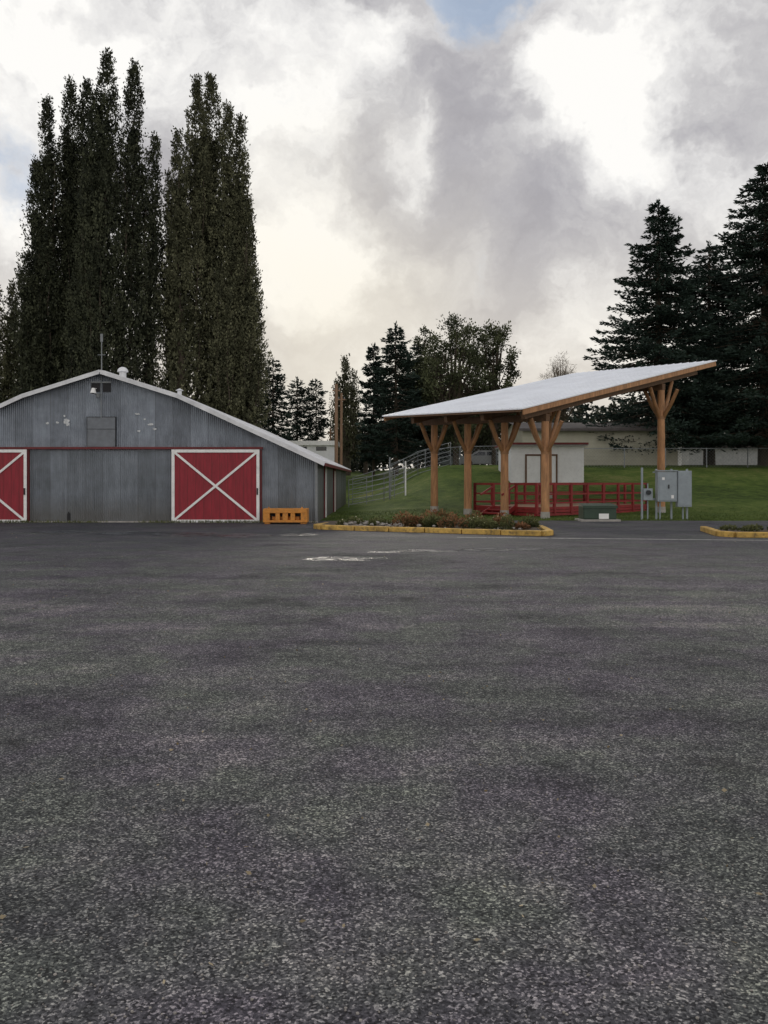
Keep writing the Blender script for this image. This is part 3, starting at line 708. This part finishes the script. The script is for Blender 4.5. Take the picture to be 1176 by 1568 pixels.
# ------------------------------------------------------------------ trees
def poplar(name,D,plumes,mat,seed,dens=1.0,basee=688,wide=1.12,sat=5):
    r=np.random.default_rng(seed)
    cx=np.mean([X(p[2],D) for p in plumes]); g=tz(cx,D)
    e=empty(name,(cx,D,g)); limb=Buf(); C=[];Dd=[];S=[];SZ=[]
    top=max(Z(p[1],D) for p in plumes)
    limb.tube((cx,D,g-.3),(cx,D,g+5),.5,.42,10); limb.tube((cx,D,g+5),(cx,D,g+(top-g)*.45),.42,.2,8)
    full=[]
    for (xt,yt,xb,hw) in plumes:
        zt=Z(yt,D); zb=g+1.2; H=zt-zb; oy=r.uniform(-1,1)*2.0; rm=hw/F*D*wide
        A=np.array([X(xb,D),D+oy,zb]); T=np.array([X(xt,D),D+oy*.6,zt]); full.append((A,T,rm,1.0))
        for k in range(sat):
            t=r.uniform(.35,.93); s0=max(0,t-r.uniform(.28,.45)); a=r.uniform(0,2*np.pi); w=rm*r.uniform(.55,.95)*(1-t**3*.6)
            off=np.array([math.cos(a)*w,math.sin(a)*w,0])
            full.append((A+(T-A)*s0+off*.6,A+(T-A)*t+off*1.05,rm*r.uniform(.28,.42),.8))
    for (A,T,rm,kd) in full:
        H=T[2]-A[2]; main=kd==1.0
        if main:
            limb.tube((cx,D,g+1.5),(A[0],A[1],A[2]+H*.18),.2,.15,6)
        pp=Vector(A) if not main else Vector((A[0],A[1],A[2]+H*.18)); rr0=.15 if main else .06
        for k in range(1,5):
            t=(.18 if main else 0)+(.7 if main else .8)*k/4; q=A+(T-A)*t; q=Vector(q)+Vector((r.normal()*.1,r.normal()*.1,0)); limb.tube(pp,q,rr0*(1-t)+.02,rr0*(1-t)+.015,5); pp=q
        ph1,ph2=r.uniform(0,6,2)
        def prf(t):
            p=np.clip(np.minimum(1,(t+.06)/(.22 if main else .4))**.6*(1-t**2.0)**.8,0.03,1)
            return p*(1+.22*np.sin(t*21+ph1)+.15*np.sin(t*47+ph2))
        ns=int(dens*kd*H*rm*13)+6
        t=r.uniform(0.0,1,ns)**.92
        a=r.uniform(0,2*np.pi,ns); q=np.sqrt(r.uniform(0.05,1,ns))*prf(t)*rm
        ax=A+(T-A)*t[:,None]
        P0=ax+np.stack([np.cos(a)*q,np.sin(a)*q,np.zeros(ns)],-1)
        sl=r.uniform(.6,1.7,ns)*np.clip(1.1-t*.45,.4,1)
        out=np.stack([np.cos(a)*.22+r.normal(size=ns)*.10,np.sin(a)*.22+r.normal(size=ns)*.10,np.ones(ns)],-1)
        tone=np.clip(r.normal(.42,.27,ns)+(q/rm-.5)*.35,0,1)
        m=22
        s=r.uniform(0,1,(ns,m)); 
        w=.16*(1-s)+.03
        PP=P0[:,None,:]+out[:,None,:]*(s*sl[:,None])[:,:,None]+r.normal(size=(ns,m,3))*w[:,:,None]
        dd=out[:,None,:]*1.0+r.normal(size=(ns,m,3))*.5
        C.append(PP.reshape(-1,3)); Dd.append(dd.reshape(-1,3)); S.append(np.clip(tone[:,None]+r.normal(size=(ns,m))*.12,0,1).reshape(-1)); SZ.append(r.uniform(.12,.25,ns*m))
        if main:
            nc=int(H*rm*42); t=r.uniform(.10,.85,nc); a=r.uniform(0,2*np.pi,nc); q=np.sqrt(r.uniform(0,1,nc))*prf(t)*rm*.55
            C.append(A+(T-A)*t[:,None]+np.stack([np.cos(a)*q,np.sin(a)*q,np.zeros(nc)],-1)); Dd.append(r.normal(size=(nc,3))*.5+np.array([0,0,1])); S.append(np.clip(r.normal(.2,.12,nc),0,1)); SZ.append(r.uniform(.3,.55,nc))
    C=np.concatenate(C)
    keep=C[:,2]<top+.7; C=C[keep];Dd=np.concatenate(Dd)[keep];S=np.concatenate(S)[keep]; SZ=np.concatenate(SZ)[keep]; n=len(C)
    leaf_mesh('foliage',C,Dd,SZ,SZ*.52,S,mat,e)
    limb.obj('trunk_and_limbs','bark',e)
poplar('lombardy_poplar_tree',63,[(72,160,82,30),(54,262,62,28),(48,400,52,26)],'lf_poplar',1)
poplar('lombardy_poplar_tree',65,[(112,140,116,36),(133,135,132,38),(100,215,100,36)],'lf_poplar',2,.85)
poplar('lombardy_poplar_tree',61,[(172,102,165,38),(206,110,196,38),(236,214,214,22),(152,165,150,36)],'lf_poplar',3)
poplar('lombardy_poplar_tree',62,[(296,120,294,36),(272,215,276,32),(254,300,260,24)],'lf_poplar2',4)
poplar('lombardy_poplar_tree',64,[(320,120,322,38),(352,178,346,34),(370,190,356,22),(376,310,364,30),(390,420,380,26)],'lf_poplar2',5)
poplar('lombardy_poplar_tree',68,[(18,442,16,22),(2,455,0,22),(34,500,34,20)],'lf_poplar2',6)
poplar('lombardy_poplar_tree',74,[(-60,300,-60,34),(-95,260,-95,40),(-140,330,-140,40)],'lf_poplar',8,.3,sat=2)
poplar('young_poplar_tree',88,[(528,552,530,18),(541,580,541,14),(517,585,520,13)],'lf_poplar2',7,.7,sat=2)

def conifer(name,px,D,et,hwpx,seed,eb=685,dens=1.0,mat='lf_spruce',power=.85):
    r=np.random.default_rng(seed); x=X(px,D); g=tz(x,D); zt=Z(et,D); zb=max(g+.6,Z(eb,D)); R=hwpx/F*D; H=zt-zb
    e=empty(name,(x,D,g)); b=Buf(); b.tube((x,D,g-.3),(x,D,zt-.3),max(.12,R*.075),.03,9)
    C=[];Dd=[];S=[]
    z=zb
    while z<zt-.15:
        t=(z-zb)/H; nb=int(r.integers(7,11)) if t<.85 else 5
        env=R*((1-t)**power)*(1 if t>.1 else .8+2*t)+.12
        for i in range(nb):
            a=r.uniform(0,2*np.pi); L=env*r.uniform(.62,1.14); zz=z+r.uniform(-.15,.25)
            if r.uniform()<.07: L*=.5
            o=np.array([math.cos(a),math.sin(a),0]); sd=np.array([-o[1],o[0],0])
            n=int((L*30+10)*dens)
            s=r.uniform(0,1,n)**.75
            lat=r.normal(size=n)*(.20*L*(1-s)*np.minimum(1,s*4)+.08)
            drop=-.30*L*s+.24*L*s*s*(1.3 if t>.5 else 1)
            P=np.array([x,D,zz])+o*(L*s)[:,None]+sd*lat[:,None]; P[:,2]+=drop-np.abs(r.normal(size=n))*.14*(1-t*.5)-np.abs(lat)*.25
            dv=o*1.0+sd*(np.sign(lat)*.7)[:,None]+r.normal(size=(n,3))*.35; dv[:,2]+=-.25+.5*s
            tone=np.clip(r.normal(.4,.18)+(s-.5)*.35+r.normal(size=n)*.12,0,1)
            C.append(P);Dd.append(dv);S.append(tone)
            if L>1.0: b.tube((x,D,zz),(x+o[0]*L*.7,D+o[1]*L*.7,zz-.13*L),.035+L*.006,.015,4)
        z+= .34+.18*(1-t)
    n=40; C.append(np.stack([x+r.normal(size=n)*.05,D+r.normal(size=n)*.05,zt-r.uniform(0,.9,n)],-1)); Dd.append(np.stack([r.normal(size=n)*.4,r.normal(size=n)*.4,np.ones(n)],-1)); S.append(np.full(n,.4))
    C=np.concatenate(C);n=len(C)
    leaf_mesh('needle_sprays',C,np.concatenate(Dd),r.uniform(.2,.42,n),r.uniform(.08,.15,n),np.concatenate(S),mat,e)
    b.obj('trunk_and_limbs','bark',e)
conifer('spruce_tree',1008,62,308,140,21,eb=672,dens=1.4,power=.74)
conifer('spruce_tree',1172,60,252,158,22,eb=668,dens=1.4,power=.66)
conifer('spruce_tree',1086,67,372,125,23,eb=668,dens=1.1,power=.6)
conifer('spruce_tree',1290,64,240,140,24,eb=670,dens=.5)
conifer('fir_tree',606,72,496,58,25,eb=690,dens=1.1,power=.62)
conifer('fir_tree',572,76,528,30,26,eb=700,dens=1.1,power=.5)
conifer('fir_tree',640,78,525,50,36,eb=700,dens=.7,power=.5)
conifer('fir_tree',418,86,550,40,27,eb=690,dens=.8,power=.55)
conifer('fir_tree',392,90,575,34,28,eb=690,dens=.7,power=.6)
conifer('fir_tree',455,92,580,32,29,eb=690,dens=.7,power=.45)
conifer('fir_tree',484,90,582,26,30,eb=690,dens=.7,power=.4)
conifer('fir_tree',8,75,565,40,31,eb=690,dens=.6,power=.55)

def broadleaf(name,px,D,et,eb,hwpx,seed,mat='lf_oak',nc=70,leafn=170,leaf=(.14,.3),trunk=.28,wr=.6,cs=.24):
    r=np.random.default_rng(seed); x=X(px,D); g=tz(x,D); zt=Z(et,D); zb=Z(eb,D); R=hwpx/F*D; H=zt-zb
    e=empty(name,(x,D,g)); b=Buf(); b.tube((x,D,g-.3),(x,D,zb+H*.15),trunk,trunk*.75,9)
    fork=[Vector((x+r.normal()*.3,D+r.normal()*.3,zb+H*(.15+.12*i))) for i in range(4)]
    for i in range(3): b.tube(fork[i],fork[i+1],trunk*.6,trunk*.45,7)
    b.tube((x,D,zb+H*.15),fork[0],trunk*.75,trunk*.6,7)
    C=[];Dd=[];S=[]
    for i in range(nc):
        while True:
            q=r.uniform(-1,1,3)
            if np.linalg.norm(q)<1 and np.linalg.norm(q)>.35: break
        w=1-.35*max(0,q[2])
        c=np.array([x+q[0]*R*w*.9,D+q[1]*R*.8,zb+H*.52+q[2]*H*.46])
        f=fork[int(r.integers(0,4))]; m=f.lerp(Vector(c),.5)+Vector((0,0,-.05*H)); b.tube(f,m,.09,.06,5); b.tube(m,c,.06,.02,5)
        cr=r.uniform(.45,1.0)*R*cs; n=leafn
        u=r.normal(size=(n,3)); u/=np.linalg.norm(u,axis=1,keepdims=True); rad=r.uniform(0,1,n)**.5*cr*(1+.3*r.normal(size=n))
        P=c+u*rad[:,None]*np.array([1,1,1.05]); 
        tone=r.normal(.42,.22)
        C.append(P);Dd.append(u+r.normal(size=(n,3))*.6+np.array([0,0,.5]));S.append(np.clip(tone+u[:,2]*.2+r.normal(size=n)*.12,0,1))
    C=np.concatenate(C);n=len(C)
    leaf_mesh('foliage',C,np.concatenate(Dd),r.uniform(leaf[0],leaf[1],n),r.uniform(leaf[0]*wr,leaf[1]*wr,n),np.concatenate(S),mat,e)
    b.obj('trunk_and_limbs','bark',e)
broadleaf('maple_tree',698,73,474,690,66,41,nc=100,leafn=140)
broadleaf('maple_tree',757,75,482,690,48,42,nc=80,leafn=130)
broadleaf('maple_tree',655,78,496,690,50,43,nc=75,leafn=130)
broadleaf('maple_tree',730,80,590,700,75,47,nc=90,leafn=120)
broadleaf('bare_tree',856,80,545,660,32,44,mat='lf_bare',nc=110,leafn=40,leaf=(.2,.6),trunk=.12,wr=.08,cs=.3)
broadleaf('shrub_tree',560,95,640,705,30,45,mat='lf_far',nc=50,leafn=90)

n=60000; ang=rng.uniform(-1.25,1.25,n); DD=rng.uniform(100,125,n); bx=np.tan(ang*.75)*DD*1.1
hh=5.2+1.8*np.sin(bx*.11)+1.2*np.sin(bx*.31+1)+.9*np.sin(bx*.83)+.5*np.sin(bx*2.1); hh=np.where(bx>28,hh+4,hh)
zz=terrain(bx,DD)+rng.uniform(-.02,1,n)**.8*hh
leaf_mesh('distant_tree_belt',np.stack([bx,DD,zz],-1),rng.normal(size=(n,3))+np.array([0,0,.6]),rng.uniform(.5,1.2,n),rng.uniform(.3,.6,n),np.clip(rng.normal(.4,.15,n)+.25*np.sin(bx*.7),0,1),'lf_far')

n=26000; gx_=rng.uniform(-2.3,26,n); gy_=33.0+rng.uniform(0,1,n)**1.5*9
leaf_mesh('lawn_grass_blades',np.stack([gx_,gy_,terrain(gx_,gy_)],-1),np.stack([rng.normal(size=n)*.4,rng.normal(size=n)*.4,np.ones(n)],-1),rng.uniform(.03,.09,n),.02,rng.uniform(0,1,n),'lf_grass')

# ------------------------------------------------------------------ sky and light
w=bpy.data.worlds.new('World'); scene.world=w; w.use_nodes=True
N=w.node_tree.nodes; L=w.node_tree.links
bg=N['Background']; bg.inputs['Strength'].default_value=.1
sky=N.new('ShaderNodeTexSky'); sky.sky_type='NISHITA'; sky.sun_disc=False
SA=math.radians(-12); SE=math.radians(20)
sky.sun_elevation=SE; sky.sun_rotation=SA; sky.dust_density=1.5
tc=N.new('ShaderNodeTexCoord'); 
wn=N.new('ShaderNodeTexNoise'); wn.inputs['Scale'].default_value=5.5; wn.inputs['Detail'].default_value=6; wn.inputs['Roughness'].default_value=.60; L.new(tc.outputs['Generated'],wn.inputs['Vector'])
wsub=N.new('ShaderNodeVectorMath'); wsub.operation='SUBTRACT'; L.new(wn.outputs['Color'],wsub.inputs[0]); wsub.inputs[1].default_value=(.5,.5,.5)
wsc=N.new('ShaderNodeVectorMath'); wsc.operation='SCALE'; wsc.inputs['Scale'].default_value=.24; L.new(wsub.outputs[0],wsc.inputs[0])
wad=N.new('ShaderNodeVectorMath'); wad.operation='ADD'; L.new(tc.outputs['Generated'],wad.inputs[0]); L.new(wsc.outputs[0],wad.inputs[1])
mp=N.new('ShaderNodeMapping'); mp.inputs['Scale'].default_value=(1,1,1.5); mp.inputs['Location'].default_value=(3.1,.4,1.7); L.new(wad.outputs[0],mp.inputs['Vector'])
n1=noise(N,L,mp.outputs['Vector'],3.8,6,.55); n2=noise(N,L,mp.outputs['Vector'],9,6,.58)
val=mth(N,L,'ADD',mth(N,L,'MULTIPLY',n1,.66),mth(N,L,'MULTIPLY',n2,.34))
def dirv(px,py):
    v=Vector(((px-588)/F,1,(735-py)/F)); return v.normalized()
def blob(px,py,rad):
    d=N.new('ShaderNodeVectorMath'); d.operation='DISTANCE'; L.new(wad.outputs[0],d.inputs[0]); d.inputs[1].default_value=dirv(px,py)
    m=N.new('ShaderNodeMapRange'); m.interpolation_type='SMOOTHSTEP'; m.inputs['From Min'].default_value=rad; m.inputs['From Max'].default_value=0
    L.new(d.outputs['Value'],m.inputs['Value']); return m.outputs[0]
for px,py,rad,wt in [(930,120,.12,.22),(850,205,.10,.16),(990,210,.10,.13),(1130,170,.18,.13),(390,50,.20,.12),(60,60,.20,.13),(180,40,.10,.06),(500,375,.10,.17),(420,400,.10,.13),(540,60,.08,.09),(640,240,.06,.11),(860,480,.12,.06),
                     (800,330,.20,-.08),(600,210,.13,-.07),(720,150,.10,-.11),(1150,20,.10,-.07),(1080,300,.12,-.02),(640,560,.12,.05),(20,350,.16,.15)]:
    val=mth(N,L,'ADD',val,mth(N,L,'MULTIPLY',blob(px,py,rad),wt))
cr=ramp(N,[(.33,(.38,.37,.40)),(.43,(.47,.46,.485)),(.50,(.60,.59,.60)),(.565,(.80,.79,.785)),(.65,(1.02,1.005,.975))]); L.new(val,cr.inputs[0])
sp_=N.new('ShaderNodeSeparateXYZ'); L.new(tc.outputs['Generated'],sp_.inputs[0])
hz=N.new('ShaderNodeMapRange'); hz.interpolation_type='SMOOTHSTEP'; hz.inputs['From Min'].default_value=.34; hz.inputs['From Max'].default_value=.04; L.new(sp_.outputs['Z'],hz.inputs['Value'])
warm=mixc(N,L,mth(N,L,'MULTIPLY',hz.outputs[0],.55),cr.outputs[0],(.95,.86,.70))
glow=mth(N,L,'MULTIPLY',blob(480,430,.26),.4)
warm=mixc(N,L,glow,warm,(1.04,.96,.78))
# unseen clouds behind the viewpoint are brightened, added to light the barn front
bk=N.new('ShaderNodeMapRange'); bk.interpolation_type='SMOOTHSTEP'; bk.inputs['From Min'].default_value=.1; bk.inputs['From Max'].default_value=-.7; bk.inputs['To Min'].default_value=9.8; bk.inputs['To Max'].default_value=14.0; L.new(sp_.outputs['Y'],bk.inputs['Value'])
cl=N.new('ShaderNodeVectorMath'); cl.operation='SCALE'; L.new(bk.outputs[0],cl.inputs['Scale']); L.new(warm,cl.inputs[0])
gp=mth(N,L,'ADD',mth(N,L,'MULTIPLY',blob(752,12,.085),.85),mth(N,L,'MULTIPLY',blob(2,265,.09),.85))
gp=mth(N,L,'ADD',gp,mth(N,L,'MULTIPLY',mth(N,L,'SUBTRACT',n2,.5),1.6))
gr=N.new('ShaderNodeMapRange'); gr.interpolation_type='SMOOTHSTEP'; gr.inputs['From Min'].default_value=.25; gr.inputs['From Max'].default_value=.85; gr.inputs['To Max'].default_value=.75; L.new(gp,gr.inputs['Value'])
sks=N.new('ShaderNodeVectorMath'); sks.operation='MULTIPLY_ADD'; sks.inputs[1].default_value=(.08,.08,.08); sks.inputs[2].default_value=(2.4,3.5,5.2); L.new(sky.outputs[0],sks.inputs[0])
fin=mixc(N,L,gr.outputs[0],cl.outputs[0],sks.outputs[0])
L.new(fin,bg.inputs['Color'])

sl=bpy.data.lights.new('sun','SUN'); sl.energy=1.2; sl.angle=math.radians(14); sl.color=(1,.92,.80)
so=bpy.data.objects.new('sun',sl); scene.collection.objects.link(so)
s=Vector((math.sin(SA)*math.cos(SE),math.cos(SA)*math.cos(SE),math.sin(SE)))
so.rotation_euler=(-s).to_track_quat('-Z','Y').to_euler(); so.location=(0,0,60)

cam=bpy.data.cameras.new('camera'); co=bpy.data.objects.new('camera',cam); scene.collection.objects.link(co)
cam.sensor_fit='VERTICAL'; cam.sensor_height=36; cam.lens=F/1568*36; cam.clip_end=4000; cam.clip_start=.05
cam.shift_y=-49/1568
co.location=(0,0,EYE); co.rotation_euler=(math.radians(90),0,0)
scene.camera=co
